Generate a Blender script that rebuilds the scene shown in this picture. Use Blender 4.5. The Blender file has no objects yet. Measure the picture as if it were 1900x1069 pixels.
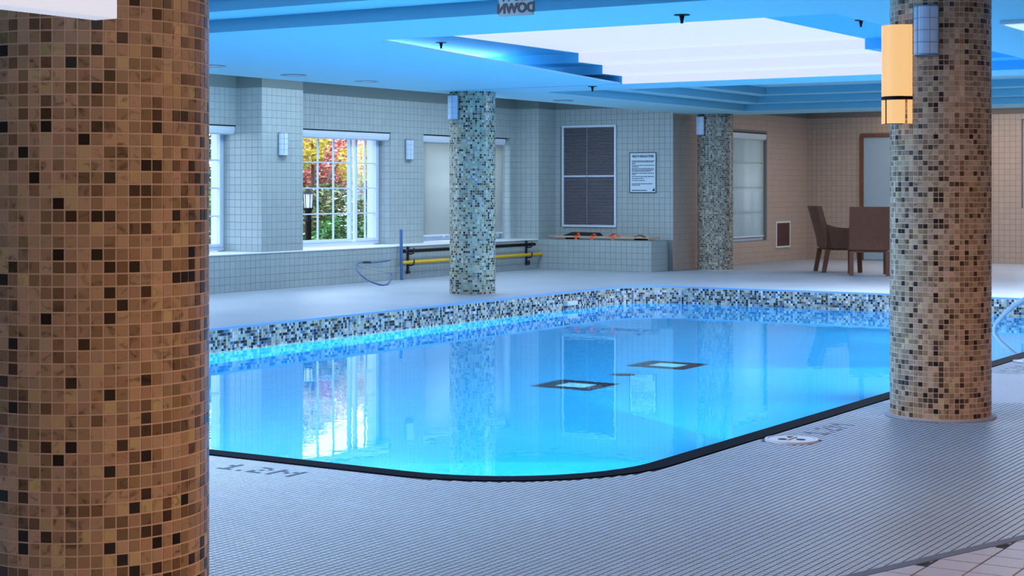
import bpy, bmesh, math, random
import numpy as np
from mathutils import Vector
R0 = random.Random(7)
PI = math.pi
S = bpy.context.scene
COL = S.collection
# ------------------------------------------------------------------ camera, world, lights, exposure
HC = 1.35
cd = bpy.data.cameras.new('camera'); cam = bpy.data.objects.new('camera', cd); COL.objects.link(cam)
cam.location = (0, 0, HC); cam.rotation_euler = (math.radians(90), 0, math.radians(32.27 - 90))
cd.sensor_width = 36; cd.lens = 36 * 3120 / 1900; cd.shift_y = -(534.5 - 350) / 1900
cd.clip_start = .05; cd.clip_end = 300
S.camera = cam
S.view_settings.view_transform = 'Standard'; S.view_settings.look = 'None'
S.view_settings.gamma = 1; S.view_settings.use_curve_mapping = False
S.view_settings.exposure = 0.0
S.cycles.max_bounces = 10; S.cycles.transparent_max_bounces = 12; S.cycles.transmission_bounces = 8
S.cycles.caustics_reflective = False; S.cycles.blur_glossy = 1.0
S.cycles.sample_clamp_indirect = 6.0

def lin(c):
    return tuple(((v / 255) / 12.92 if v / 255 <= .04045 else ((v / 255 + .055) / 1.055) ** 2.4) for v in c)
w = bpy.data.worlds.new('sky'); S.world = w; w.use_nodes = True
w.node_tree.nodes['Background'].inputs[0].default_value = (*lin((214, 232, 255)), 1)
w.node_tree.nodes['Background'].inputs[1].default_value = 5.2

def area(name, loc, size, power, color, rot=(0, 0, 0), spread=180):
    l = bpy.data.lights.new(name, 'AREA'); l.shape = 'RECTANGLE'; l.size, l.size_y = size
    l.energy = power; l.color = color; l.spread = math.radians(spread)
    o = bpy.data.objects.new(name, l); o.location = loc; o.rotation_euler = rot; COL.objects.link(o)
    return o
COOL = (.66, .82, 1.0); WARM = (1.0, .55, .29); AQUA = (.55, .85, 1.0)
area('tray_fill', (5.2, 8.0, 2.84), (5.5, 5.0), 500, (.74, .84, 1.0))  # added fill lights, unseen up in the trays, to brighten the room
area('tray_fill', (20.2, 4.5, 2.84), (2.6, 9), 620, (.80, .88, 1.0))
area('tray_fill', (28.2, 8.6, 2.9), (3.6, 5.0), 130, (1.0, .82, .70))  # added warm fill for the east end
area('corridor_fill', (1.0, -1.2, 2.5), (3.0, 1.6), 108, WARM)  # added warm fills out of view, lighting the near columns
area('corridor_fill', (6.5, -.8, 2.5), (3.0, 1.2), 145, WARM)
area('perimeter_fill', (17.5, 13.6, 2.97), (12, 1.0), 230, (.74, .88, 1.0))  # added unseen fill that brightens the window wall
# added fill lights, unseen above the ceiling lips, brightening the recess ceilings
area('recess_fill', (14.3, 10.9, 2.62), (6.0, .5), 95, (.55, .85, 1.0), (PI, 0, 0))
area('recess_fill', (14.3, 3.4, 2.62), (6.0, .5), 95, (.55, .85, 1.0), (PI, 0, 0))
# added unseen fill lights under water, facing across the pool to brighten it
for px in (8.6, 11.6, 14.6, 17.6):
    area('underwater_fill', (px, 3.95, -.72), (2.4, .5), 190 if px < 9 else 250, AQUA, (PI / 2, 0, 0), 70)
for py in (5.6, 8.2):
    area('underwater_fill', (6.62, py, -.72), (.5, 2.2), 60, AQUA, (0, -PI / 2, 0), 70)

# ------------------------------------------------------------------ materials
def mat(name, col, rough=.5, metal=0, spec=.5, emit=None, estr=1, noise=None, bump=None, tint=False):
    m = bpy.data.materials.new(name); m.use_nodes = True; nt = m.node_tree; b = nt.nodes['Principled BSDF']
    b.inputs['Base Color'].default_value = (*lin(col), 1); b.inputs['Roughness'].default_value = rough
    b.inputs['Metallic'].default_value = metal; b.inputs['Specular IOR Level'].default_value = spec
    if emit:
        b.inputs['Emission Color'].default_value = (*lin(emit), 1); b.inputs['Emission Strength'].default_value = estr
    src = None
    if tint:
        a = nt.nodes.new('ShaderNodeAttribute'); a.attribute_name = 'tint'; src = a.outputs['Color']
    if noise:
        sc, amt = noise
        g = nt.nodes.new('ShaderNodeNewGeometry'); n = nt.nodes.new('ShaderNodeTexNoise')
        n.inputs['Scale'].default_value = sc; n.inputs['Detail'].default_value = 4
        nt.links.new(g.outputs['Position'], n.inputs['Vector'])
        mr = nt.nodes.new('ShaderNodeMapRange'); mr.inputs[1].default_value = .3; mr.inputs[2].default_value = .7
        mr.inputs[3].default_value = 1 - amt; mr.inputs[4].default_value = 1 + amt * .3
        nt.links.new(n.outputs['Fac'], mr.inputs[0])
        mx = nt.nodes.new('ShaderNodeMix'); mx.data_type = 'RGBA'; mx.blend_type = 'MULTIPLY'; mx.inputs[0].default_value = 1
        if src: nt.links.new(src, mx.inputs[6])
        else: mx.inputs[6].default_value = (*lin(col), 1)
        nt.links.new(mr.outputs[0], mx.inputs[7]); src = mx.outputs[2]
    if src: nt.links.new(src, b.inputs['Base Color'])
    if bump:
        sc, st = bump
        n = nt.nodes.new('ShaderNodeTexNoise'); n.inputs['Scale'].default_value = sc
        g = nt.nodes.new('ShaderNodeNewGeometry'); nt.links.new(g.outputs['Position'], n.inputs['Vector'])
        bp = nt.nodes.new('ShaderNodeBump'); bp.inputs['Strength'].default_value = st; bp.inputs['Distance'].default_value = .01
        nt.links.new(n.outputs['Fac'], bp.inputs['Height']); nt.links.new(bp.outputs[0], b.inputs['Normal'])
    return m

def mosaic_mat(name, rough=.25, streak=.75, scale=(24, 24, 30)):
    """glass tile whose tint comes from the mesh, with cloudy darker streaks"""
    m = mat(name, (150, 120, 90), rough, tint=True); nt = m.node_tree; b = nt.nodes['Principled BSDF']
    att = [n for n in nt.nodes if n.type == 'ATTRIBUTE'][0]
    g = nt.nodes.new('ShaderNodeNewGeometry'); mp = nt.nodes.new('ShaderNodeMapping'); mp.inputs['Scale'].default_value = scale
    n = nt.nodes.new('ShaderNodeTexNoise'); n.inputs['Scale'].default_value = 1; n.inputs['Detail'].default_value = 3
    n.inputs['Distortion'].default_value = 1.2
    nt.links.new(g.outputs['Position'], mp.inputs['Vector']); nt.links.new(mp.outputs[0], n.inputs['Vector'])
    mr = nt.nodes.new('ShaderNodeMapRange'); mr.inputs[1].default_value = .55; mr.inputs[2].default_value = .74
    mr.inputs[3].default_value = 1; mr.inputs[4].default_value = 1 - streak
    nt.links.new(n.outputs['Fac'], mr.inputs[0])
    mx = nt.nodes.new('ShaderNodeMix'); mx.data_type = 'RGBA'; mx.blend_type = 'MULTIPLY'; mx.inputs[0].default_value = 1
    nt.links.new(att.outputs['Color'], mx.inputs[6]); nt.links.new(mr.outputs[0], mx.inputs[7])
    nt.links.new(mx.outputs[2], b.inputs['Base Color'])
    return m

def glass_pane_mat(name, tintc=(.93, .97, 1.0), refl=.08):
    m = bpy.data.materials.new(name); m.use_nodes = True; nt = m.node_tree; nt.nodes.clear()
    o = nt.nodes.new('ShaderNodeOutputMaterial'); t = nt.nodes.new('ShaderNodeBsdfTransparent'); g = nt.nodes.new('ShaderNodeBsdfGlossy')
    t.inputs[0].default_value = (*tintc, 1); g.inputs['Roughness'].default_value = .02
    mx = nt.nodes.new('ShaderNodeMixShader'); mx.inputs[0].default_value = refl
    nt.links.new(t.outputs[0], mx.inputs[1]); nt.links.new(g.outputs[0], mx.inputs[2]); nt.links.new(mx.outputs[0], o.inputs[0])
    return m

def water_mat():
    m = bpy.data.materials.new('pool_water'); m.use_nodes = True; nt = m.node_tree; nt.nodes.clear()
    o = nt.nodes.new('ShaderNodeOutputMaterial'); g = nt.nodes.new('ShaderNodeBsdfGlass')
    g.inputs['IOR'].default_value = 1.33; g.inputs['Roughness'].default_value = 0; g.inputs['Color'].default_value = (.84, .97, 1, 1)
    geo = nt.nodes.new('ShaderNodeNewGeometry'); mp = nt.nodes.new('ShaderNodeMapping'); mp.inputs['Scale'].default_value = (2.2, 2.2, 1)
    n = nt.nodes.new('ShaderNodeTexNoise'); n.inputs['Scale'].default_value = 1.6; n.inputs['Detail'].default_value = 3
    bp = nt.nodes.new('ShaderNodeBump'); bp.inputs['Strength'].default_value = .045; bp.inputs['Distance'].default_value = .02
    nt.links.new(geo.outputs['Position'], mp.inputs[0]); nt.links.new(mp.outputs[0], n.inputs['Vector'])
    nt.links.new(n.outputs['Fac'], bp.inputs['Height']); nt.links.new(bp.outputs[0], g.inputs['Normal'])
    nt.links.new(g.outputs[0], o.inputs[0])
    return m

def deck_mat():
    """small square floor mosaic: tile grid from world position, with joints"""
    m = mat('deck_mosaic', (176, 182, 204), .42); nt = m.node_tree; b = nt.nodes['Principled BSDF']
    g = nt.nodes.new('ShaderNodeNewGeometry'); sp = nt.nodes.new('ShaderNodeSeparateXYZ'); nt.links.new(g.outputs['Position'], sp.inputs[0])
    def M(op, a, c=None):
        q = nt.nodes.new('ShaderNodeMath'); q.operation = op
        for i, v in enumerate((a, c)):
            if v is None: continue
            if isinstance(v, (int, float)): q.inputs[i].default_value = v
            else: nt.links.new(v, q.inputs[i])
        return q.outputs[0]
    def joint(s):
        f = M('FRACT', M('DIVIDE', M('ADD', s, 30.6), .0306))
        return M('LESS_THAN', M('SUBTRACT', .5, M('ABSOLUTE', M('SUBTRACT', f, .5))), .062)
    j = M('MAXIMUM', joint(sp.outputs[0]), joint(sp.outputs[1]))
    n = nt.nodes.new('ShaderNodeTexNoise'); n.inputs['Scale'].default_value = .8; n.inputs['Detail'].default_value = 5
    nt.links.new(g.outputs['Position'], n.inputs['Vector'])
    r = nt.nodes.new('ShaderNodeValToRGB'); r.color_ramp.elements[0].position = .3; r.color_ramp.elements[1].position = .75
    r.color_ramp.elements[0].color = (*lin((158, 174, 192)), 1); r.color_ramp.elements[1].color = (*lin((182, 194, 208)), 1)
    nt.links.new(n.outputs['Fac'], r.inputs[0])
    mx = nt.nodes.new('ShaderNodeMix'); mx.data_type = 'RGBA'
    nt.links.new(j, mx.inputs[0]); nt.links.new(r.outputs[0], mx.inputs[6]); mx.inputs[7].default_value = (*lin((92, 100, 128)), 1)
    nt.links.new(mx.outputs[2], b.inputs['Base Color'])
    bp = nt.nodes.new('ShaderNodeBump'); bp.inputs['Strength'].default_value = .3; bp.inputs['Distance'].default_value = .002; bp.invert = True
    nt.links.new(j, bp.inputs['Height']); nt.links.new(bp.outputs[0], b.inputs['Normal'])
    return m

M_ = {}
M_['grout_cool'] = mat('cool_grout', (176, 182, 180), .8)
M_['grout_warm_lit'] = mat('warm_lit_grout', (228, 204, 186), .8)  # warm light put into the grout colour
M_['mosaic'] = mosaic_mat('glass_mosaic_warm_lit', .3)
M_['mosaic_cool'] = mosaic_mat('glass_mosaic_cool', .22, .35)
M_['deck'] = deck_mat()
M_['deck_tile'] = mat('deck_tile', (176, 182, 204), .4, tint=True, noise=(1.2, .08))
M_['deck_tile_plain'] = mat('deck_grout_ring', (176, 182, 200), .6)
M_['deck_grout'] = mat('deck_grout', (30, 38, 62), .8)
M_['wall_grout'] = mat('wall_grout', (112, 122, 122), .8)
M_['wall_tile'] = mat('glazed_wall_tile', (190, 196, 196), .3, tint=True)
M_['wall_grout_veil'] = mat('veil_tinted_wall_grout', (128, 116, 108), .8)  # warm reflection veil put into the grout colour
M_['ceil'] = mat('water_lit_ceiling_paint', (160, 212, 222), .7)  # cyan light from the water put into the paint colour
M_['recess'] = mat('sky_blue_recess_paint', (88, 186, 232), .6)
M_['riser'] = mat('teal_riser_paint', (92, 160, 185), .7)
M_['white'] = mat('white_paint', (214, 220, 226), .5)
M_['sill'] = mat('white_stone_sill', (236, 240, 248), .3)
M_['frame'] = mat('window_frame_paint', (196, 212, 232), .35)
M_['panel'] = mat('luminous_ceiling_panel', (90, 92, 100), .6, emit=(208, 216, 255), estr=1.02)
M_['navy'] = mat('near_edge_navy', (3, 6, 18), .7, spec=.06)
M_['pool'] = mat('blue_pool_plaster', (26, 166, 228), .6, noise=(3, .05))
M_['poolmark'] = mat('dark_navy_pool_tile', (6, 8, 30), .5)
M_['poolwhite'] = mat('light_pool_tile', (150, 215, 225), .5)
M_['coping'] = mat('pale_blue_coping', (120, 170, 225), .35)
M_['water'] = water_mat()
M_['glass'] = glass_pane_mat('window_glass')
M_['blind'] = mat('roller_blind_fabric', (198, 200, 194), .8, noise=(2, .05))
_nt = M_['blind'].node_tree; _b = _nt.nodes['Principled BSDF']; _t = _nt.nodes.new('ShaderNodeBsdfTranslucent'); _t.inputs[0].default_value = (.8, .82, .8, 1)
_mx = _nt.nodes.new('ShaderNodeMixShader'); _mx.inputs[0].default_value = .7
_nt.links.new(_b.outputs[0], _mx.inputs[1]); _nt.links.new(_t.outputs[0], _mx.inputs[2]); _nt.links.new(_mx.outputs[0], _nt.nodes['Material Output'].inputs[0])
M_['blindbox'] = mat('white_blind_cassette', (200, 214, 228), .4)
M_['metal'] = mat('brushed_metal', (150, 160, 172), .3, .8)
M_['chrome'] = mat('chrome', (225, 228, 235), .12, 1)
M_['dark'] = mat('black_metal', (8, 9, 16), .5, spec=.2)
M_['bracket'] = mat('navy_bracket', (16, 20, 44), .4)
M_['yellow'] = mat('yellow_pole', (214, 172, 22), .35)
M_['bluepole'] = mat('steel_blue_pole', (62, 98, 148), .3)
M_['sconce'] = mat('frosted_sconce_glass', (180, 200, 225), .3, emit=(140, 180, 235), estr=.1)
M_['reflectglow'] = mat('amber_reflection_glow', (120, 92, 62), .4, emit=(255, 204, 138), estr=.88)  # glow of a lamp reflected in glass
M_['slat'] = mat('dark_louver_slat', (126, 126, 140), .35)
M_['slatback'] = mat('louver_void', (22, 20, 30), .7)
M_['wicker'] = mat('dark_brown_wicker', (104, 58, 36), .55, noise=(60, .45), bump=(140, .6))
M_['cushion'] = mat('brown_seat_cushion', (120, 86, 66), .8)
M_['orange'] = mat('orange_strap', (245, 88, 20), .6)
M_['board'] = mat('tan_board', (196, 160, 138), .45)
M_['navyfoam'] = mat('navy_foam', (14, 16, 34), .8)
M_['maroon'] = mat('maroon_strap', (110, 30, 26), .7)
M_['signwhite'] = mat('white_sign_board', (196, 218, 236), .4)
M_['ink'] = mat('navy_ink', (14, 34, 56), .6)
M_['acrylic'] = glass_pane_mat('pale_acrylic', (.72, .86, .95), .18)
M_['plastic'] = mat('white_plastic', (206, 210, 220), .35)
M_['hole'] = mat('dark_hole', (40, 50, 70), .7)
M_['brownwood'] = mat('brown_door_frame', (112, 72, 52), .5, noise=(9, .2))
M_['doorpanel'] = mat('pale_blue_door', (150, 176, 196), .35)
M_['register'] = mat('maroon_register', (96, 66, 66), .5)
M_['leaf'] = mat('leaf', (80, 120, 50), .6, tint=True)
M_['bark'] = mat('bark', (92, 76, 66), .9, noise=(14, .4))
M_['soil'] = mat('garden_ground', (70, 84, 50), .95, noise=(3, .4))
M_['ext'] = mat('exterior_white_render', (226, 226, 232), .7)
M_['corridor'] = mat('corridor_wall_paint', (176, 150, 128), .7)
M_['lampwhite'] = mat('white_light_diffuser', (225, 230, 240), .5, emit=(214, 222, 242), estr=.75)

# ------------------------------------------------------------------ mesh builder
class MB:
    def __init__(s): s.v = []; s.f = []; s.t = []; s.tinted = False
    def poly(s, pts, tint=None):
        i = len(s.v); s.v += [tuple(p) for p in pts]; s.f.append(tuple(range(i, i + len(pts)))); s.t.append(tint)
        if tint: s.tinted = True
    def hexa(s, b, t, tint=None, bottom=True):
        """b, t: 4 bottom and 4 top points, counter-clockwise seen from the top"""
        i = len(s.v); s.v += [tuple(p) for p in b] + [tuple(p) for p in t]
        fs = [(i+4, i+5, i+6, i+7), (i, i+1, i+5, i+4), (i+1, i+2, i+6, i+5), (i+2, i+3, i+7, i+6), (i+3, i, i+4, i+7)]
        if bottom: fs.append((i+3, i+2, i+1, i))
        s.f += fs; s.t += [tint] * len(fs)
        if tint: s.tinted = True
    def box(s, x0, x1, y0, y1, z0, z1, tint=None):
        s.hexa([(x0, y0, z0), (x1, y0, z0), (x1, y1, z0), (x0, y1, z0)], [(x0, y0, z1), (x1, y0, z1), (x1, y1, z1), (x0, y1, z1)], tint)
        return s
    def slab(s, o, u, v, n, a0, a1, b0, b1, th, tint=None, inset=0.0):
        """a thin raised tile on the plane o + a u + b v, thickness th along n"""
        def P(a, b, c): return (o[0]+u[0]*a+v[0]*b+n[0]*c, o[1]+u[1]*a+v[1]*b+n[1]*c, o[2]+u[2]*a+v[2]*b+n[2]*c)
        e = inset
        s.hexa([P(a0, b0, 0), P(a1, b0, 0), P(a1, b1, 0), P(a0, b1, 0)], [P(a0+e, b0+e, th), P(a1-e, b0+e, th), P(a1-e, b1-e, th), P(a0+e, b1-e, th)], tint, bottom=False)
    def tube(s, pts, r, n=10, cap=True, tint=None):
        pts = [Vector(p) for p in pts]; rs = r if isinstance(r, (list, tuple)) else [r] * len(pts)
        base = len(s.v); up = Vector((0, 0, 1)); prev = None
        for k, p in enumerate(pts):
            t = (pts[min(k+1, len(pts)-1)] - pts[max(k-1, 0)]).normalized()
            a = prev if prev is not None else (up.cross(t) if abs(t.z) < .95 else Vector((1, 0, 0)))
            a = (a - t * a.dot(t)).normalized(); prev = a; b = t.cross(a)
            for q in range(n):
                an = 2*PI*q/n; s.v.append(tuple(p + (a*math.cos(an) + b*math.sin(an)) * rs[k]))
        for k in range(len(pts)-1):
            for q in range(n):
                i = base + k*n; s.f.append((i+q, i+(q+1) % n, i+n+(q+1) % n, i+n+q)); s.t.append(tint)
        if cap:
            s.f.append(tuple(base+q for q in range(n))[::-1]); s.t.append(tint)
            i = base + (len(pts)-1)*n; s.f.append(tuple(i+q for q in range(n))); s.t.append(tint)
        return s
    def cyl(s, x, y, z0, z1, r0, r1=None, n=32, tint=None):
        return s.tube([(x, y, z0), (x, y, z1)], [r0, r0 if r1 is None else r1], n, True, tint)
    def mesh(s, name, m, smooth=False):
        me = bpy.data.meshes.new(name); me.from_pydata(s.v, [], s.f)
        if s.tinted:
            a = me.attributes.new('tint', 'FLOAT_COLOR', 'FACE')
            a.data.foreach_set('color', np.array([(*(t or (.5, .5, .5)), 1.0) for t in s.t], dtype=np.float32).ravel())
        if m is not None: me.materials.append(m)
        if smooth:
            for p in me.polygons: p.use_smooth = True
        me.update()
        return me
    def build(s, name, m, parent=None, smooth=False, bevel=0):
        o = bpy.data.objects.new(name, s.mesh(name, m, smooth)); COL.objects.link(o)
        if parent: o.parent = parent; o.location = -parent.location
        if bevel:
            b = o.modifiers.new('bevel', 'BEVEL'); b.width = bevel; b.segments = 2; b.limit_method = 'ANGLE'
        return o

def tag(o, label=None, cat=None, group=None, kind=None):
    if label: o['label'] = label
    if cat: o['category'] = cat
    if group: o['group'] = group
    if kind: o['kind'] = kind
    return o
def empty(name, loc=(0, 0, 0), rz=0):
    o = bpy.data.objects.new(name, None); COL.objects.link(o); o.location = loc; o.rotation_euler = (0, 0, rz); o.empty_display_size = .1
    return o
def structure(o): o['kind'] = 'structure'; return o
def child(name, mb, m, parent, smooth=False, bevel=0):
    """part in the parent's own coordinates"""
    o = bpy.data.objects.new(name, mb.mesh(name, m, smooth)); COL.objects.link(o); o.parent = parent
    if bevel:
        b = o.modifiers.new('bevel', 'BEVEL'); b.width = bevel; b.segments = 2; b.limit_method = 'ANGLE'
    return o
def copy_tree(o, parent=None):
    c = o.copy(); COL.objects.link(c)
    if parent: c.parent = parent
    for ch in list(o.children): copy_tree(ch, c)
    return c
def jit(c, a): 
    k = 1 + R0.uniform(-a, a); return tuple(min(1, v*k*(1+R0.uniform(-a, a)*.3)) for v in c)
def pick(pal):
    t = R0.random()*sum(p[1] for p in pal)
    for c, wt in pal:
        t -= wt
        if t <= 0: return jit(lin(c), .16)
    return lin(pal[0][0])
CF = (math.cos(math.radians(32.27)), math.sin(math.radians(32.27))); CR = (CF[1], -CF[0])
def depth_px(x, y, z=0):
    d = x*CF[0]+y*CF[1]; r = x*CR[0]+y*CR[1]
    return d, (950+3120*r/d if d > .1 else -1e6), (350+3120*(HC-z)/d if d > .1 else 1e6)

PAL_WARM_LIT = [((196, 166, 138), 28), ((178, 148, 120), 30), ((156, 130, 98), 20), ((124, 98, 74), 12), ((74, 54, 40), 7), ((32, 22, 18), 6), ((204, 180, 136), 8)]  # near columns: warm light and reflection tint put into the tile colours
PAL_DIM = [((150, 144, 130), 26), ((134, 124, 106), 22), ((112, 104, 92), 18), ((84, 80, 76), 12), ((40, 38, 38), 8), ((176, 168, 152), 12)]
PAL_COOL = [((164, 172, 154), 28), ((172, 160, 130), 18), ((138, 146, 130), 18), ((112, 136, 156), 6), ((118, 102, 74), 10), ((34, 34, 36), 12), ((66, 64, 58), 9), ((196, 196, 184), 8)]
PAL_BAND = [((176, 180, 170), 26), ((196, 182, 158), 14), ((140, 140, 132), 14), ((84, 110, 150), 11), ((118, 98, 72), 9), ((30, 34, 46), 18), ((60, 60, 62), 9), ((212, 212, 210), 9)]
TP = .0306
# ------------------------------------------------------------------ pool outline
def rrect(x0, x1, y0, y1, r, n=12):
    pts = []
    for cx, cy, a0 in ((x1-r, y1-r, 0), (x0+r, y1-r, PI/2), (x0+r, y0+r, PI), (x1-r, y0+r, 1.5*PI)):
        for k in range(n+1):
            a = a0 + PI/2*k/n; pts.append((cx+r*math.cos(a), cy+r*math.sin(a)))
    return pts
PX0, PX1, PY0, PY1, PR = 6.5, 20.77, 3.83, 11.05, .85
COPE = .12
inner = rrect(PX0, PX1, PY0, PY1, PR, 24)
outer = rrect(PX0-COPE, PX1+COPE, PY0-COPE, PY1+COPE, PR+COPE, 24)
WATER_Z, POOL_Z = -.22, -1.22
FX0, FX1, FY0, FY1 = -3.0, 30.45, -3.0, 15.9

def fill_ring(name, outer_pts, hole, z, m):
    bm = bmesh.new(); ed = []
    for loop in (outer_pts, hole):
        vs = [bm.verts.new((p[0], p[1], z)) for p in loop]
        for i in range(len(vs)): ed.append(bm.edges.new((vs[i], vs[(i+1) % len(vs)])))
    bmesh.ops.triangle_fill(bm, use_beauty=True, use_dissolve=False, edges=ed)
    bmesh.ops.recalc_face_normals(bm, faces=bm.faces)
    if bm.faces and sum(f.normal.z for f in bm.faces) < 0: bmesh.ops.reverse_faces(bm, faces=bm.faces)
    me = bpy.data.meshes.new(name); bm.to_mesh(me); bm.free(); me.materials.append(m)
    o = bpy.data.objects.new(name, me); COL.objects.link(o); return o
floor = structure(fill_ring('floor', [(FX0, FY0), (FX1, FY0), (FX1, FY1), (FX0, FY1)], outer, 0, M_['deck']))

# pool: basin, coping, mosaic band, water, floor marks
pool = tag(empty('swimming_pool', (PX0, PY0, 0)), 'large rectangular indoor swimming pool with rounded corners and bright blue water', 'swimming pool')
mb = MB(); n = len(inner)
for i in range(n):
    a, b = inner[i], inner[(i+1) % n]; mb.poly([(a[0], a[1], -.01), (b[0], b[1], -.01), (b[0], b[1], POOL_Z), (a[0], a[1], POOL_Z)])
mb.poly([(p[0], p[1], POOL_Z) for p in inner]); mb.build('basin', M_['pool'], pool)
def ringmesh(sel, m, name, z0=-.012, z1=.006):
    mb = MB()
    for i in range(n):
        a, b, c, d = inner[i], inner[(i+1) % n], outer[(i+1) % n], outer[i]
        mid = ((a[0]+b[0])/2, (a[1]+b[1])/2)
        if not sel(mid): continue
        mb.hexa([(a[0], a[1], z0), (d[0], d[1], z0), (c[0], c[1], z0), (b[0], b[1], z0)], [(a[0], a[1], z1), (d[0], d[1], z1), (c[0], c[1], z1), (b[0], b[1], z1)])
    return mb.build(name, m, pool)
near = lambda p: (p[1] < PY0+.9 and p[0] < PX1-.9) or p[0] < PX0+.3
ringmesh(near, M_['navy'], 'coping')  # edge strip is dark on the near sides only
ringmesh(lambda p: not near(p), M_['coping'], 'coping')
mb = MB(); mb.poly([(p[0], p[1], WATER_Z) for p in inner]); mb.build('water', M_['water'], pool)
# mosaic band round the inner wall
path = []; acc = []
for i in range(n): acc.append(math.dist(inner[i], inner[(i+1) % n]))
def along():
    carry = 0
    for i in range(n):
        a, b = inner[i], inner[(i+1) % n]; L = acc[i]
        if L < 1e-6: continue
        s = carry
        while s + TP <= L + TP*.5:
            u = ((b[0]-a[0])/L, (b[1]-a[1])/L); yield (a[0]+u[0]*s, a[1]+u[1]*s), u; s += TP
        carry = max(0, s - L)
mb = MB()
for p, u in along():
    nrm = (-u[1], u[0], 0)
    if p[1] < PY0+.02 or p[0] < PX0+.02: continue
    for k in range(12):
        z = -.016 - (k+1)*TP
        mb.slab((p[0], p[1], z), (u[0], u[1], 0), (0, 0, 1), nrm, .0015, TP-.0015, .0015, TP-.0015, .004, pick(PAL_BAND))
tag(mb.build('mosaic_band', M_['mosaic_cool'], pool), kind='stuff')
mb = MB()
for i in range(n):
    a, b = inner[i], inner[(i+1) % n]; e = .0015
    cx, cy = (PX0+PX1)/2, (PY0+PY1)/2
    def sh(p): return (p[0]+(cx-p[0])*.0003, p[1]+(cy-p[1])*.0003)
    a, b = sh(a), sh(b)
    mb.poly([(a[0], a[1], -.012), (b[0], b[1], -.012), (b[0], b[1], -.385), (a[0], a[1], -.385)])
mb.build('band_grout', M_['grout_cool'], pool)
# main drain marks on the basin floor
def frame_mark(x0, x1, y0, y1, b, nm='drain_surround'):
    mb = MB(); z0, z1 = POOL_Z, POOL_Z+.006
    mb.box(x0, x1, y0, y0+b, z0, z1); mb.box(x0, x1, y1-b, y1, z0, z1); mb.box(x0, x0+b, y0+b, y1-b, z0, z1); mb.box(x1-b, x1, y0+b, y1-b, z0, z1)
    mb.build(nm, M_['poolmark'], pool)
    g = MB().box(x0+b+.02, x1-b-.02, y0+b+.02, y1-b-.02, z0, z1+.004).build('drain_grate', M_['poolwhite'], pool)
frame_mark(12.32, 12.88, 7.01, 7.59, .14); frame_mark(14.11, 14.67, 7.02, 7.62, .14)
MB().cyl(13.48, 7.3, POOL_Z, POOL_Z+.006, .1, n=28).build('drain_spot', M_['poolmark'], pool)
# skimmer fitting at the far edge
sk = tag(empty('return_fitting', (18.87, 11.0, -.13)), 'small white plastic fitting in the mosaic band of the far pool wall', 'pool fitting')
child('body', MB().box(-.13, .13, -.02, .045, -.035, .02), M_['plastic'], sk, bevel=.006)
child('flap', MB().box(-.1, .1, -.03, -.018, -.03, .0), M_['plastic'], sk)

# ------------------------------------------------------------------ small floor tiles near the camera (real pieces)
DISCS = [(8.41, 3.54, .145), (13.2, 3.56, .145)]
COLS = [(3.06, 3.2), (9.815, 3.185), (17.9, 11.9), (25.4, 12.05), (10.4, 11.98)]
GLYPH = {'1': ['010', '110', '010', '010', '111'], '2': ['110', '001', '010', '100', '111'], '.': ['0', '0', '0', '0', '1'], 'M': ['10001', '11011', '10101', '10001', '10001']}
def raster(txt):
    rows = ['']*5
    for ch in txt:
        for i in range(5): rows[i] += GLYPH[ch][i] + '0'
    return rows
dark_cells = set()
def text_cells(x, y, right, up, txt):
    rows = raster(txt); ix, iy = round(x/TP), round(y/TP)
    for r, row in enumerate(rows):
        for c, ch in enumerate(row):
            if ch == '1':
                dark_cells.add((ix + right[0]*c + up[0]*(4-r), iy + right[1]*c + up[1]*(4-r)))
text_cells(6.10, 5.52, (0, -1), (1, 0), '1.2M')
text_cells(8.68, 3.47, (1, 0), (0, 1), '1.2M')
text_cells(12.42, 3.46, (1, 0), (0, 1), '1.2M')
def big_border(x): return 2.03 - .33*(x-5.757)
cells = []
def ok(x, y):
    if PX0-COPE-.012 < x < PX1 and PY0-COPE-.012 < y < PY1:
        cx = max(x, PX0+PR); cy = max(y, PY0+PR)
        if math.hypot(cx-x, cy-y) < PR+COPE+.02: return False
    for cx, cy, r in DISCS:
        if math.hypot(x-cx, y-cy) < r+.012: return False
    for cx, cy in COLS:
        if math.hypot(x-cx, y-cy) < .33: return False
    return True
base_t = lin((158, 176, 194))
for ix in range(int(3.4/TP), int(13.2/TP)):
    for iy in range(int(.8/TP), int(7.4/TP)):
        x, y = (ix+.5)*TP, (iy+.5)*TP
        d, px, py = depth_px(x, y)
        lim = 10.6 if x < 12.3 else 20
        if x >= 12.3 and not (3.4 < y < 3.72): continue
        if px < 340 or px > 1930 or py > 1090 or d > lim: continue
        if not ok(x, y) or y < big_border(x)+.005: continue
        cells.append((d, ix, iy, x, y))
cells.sort()
patch = MB()
near_meshes = []
for k in range(6):
    t = MB(); t.slab((0, 0, 0), (1, 0, 0), (0, 1, 0), (0, 0, 1), -.0131, .0131, -.0131, .0131, .0018, jit(base_t, .05), inset=.0012)
    near_meshes.append(t.mesh('mosaic_tile', M_['deck_tile']))
for i, (d, ix, iy, x, y) in enumerate(cells):
    dk = (ix, iy) in dark_cells
    if i < 300 and not dk:
        o = bpy.data.objects.new('mosaic_tile', near_meshes[i % 6]); o.location = (x, y, 0.0); COL.objects.link(o); o.parent = floor
    else:
        patch.slab((x, y, 0), (1, 0, 0), (0, 1, 0), (0, 0, 1), -.0131, .0131, -.0131, .0131, .0018, jit(lin((48, 70, 104)), .1) if dk else jit(base_t, .05), inset=.0012)
tag(patch.build('small_mosaic', M_['deck_tile'], floor), kind='stuff')
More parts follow.
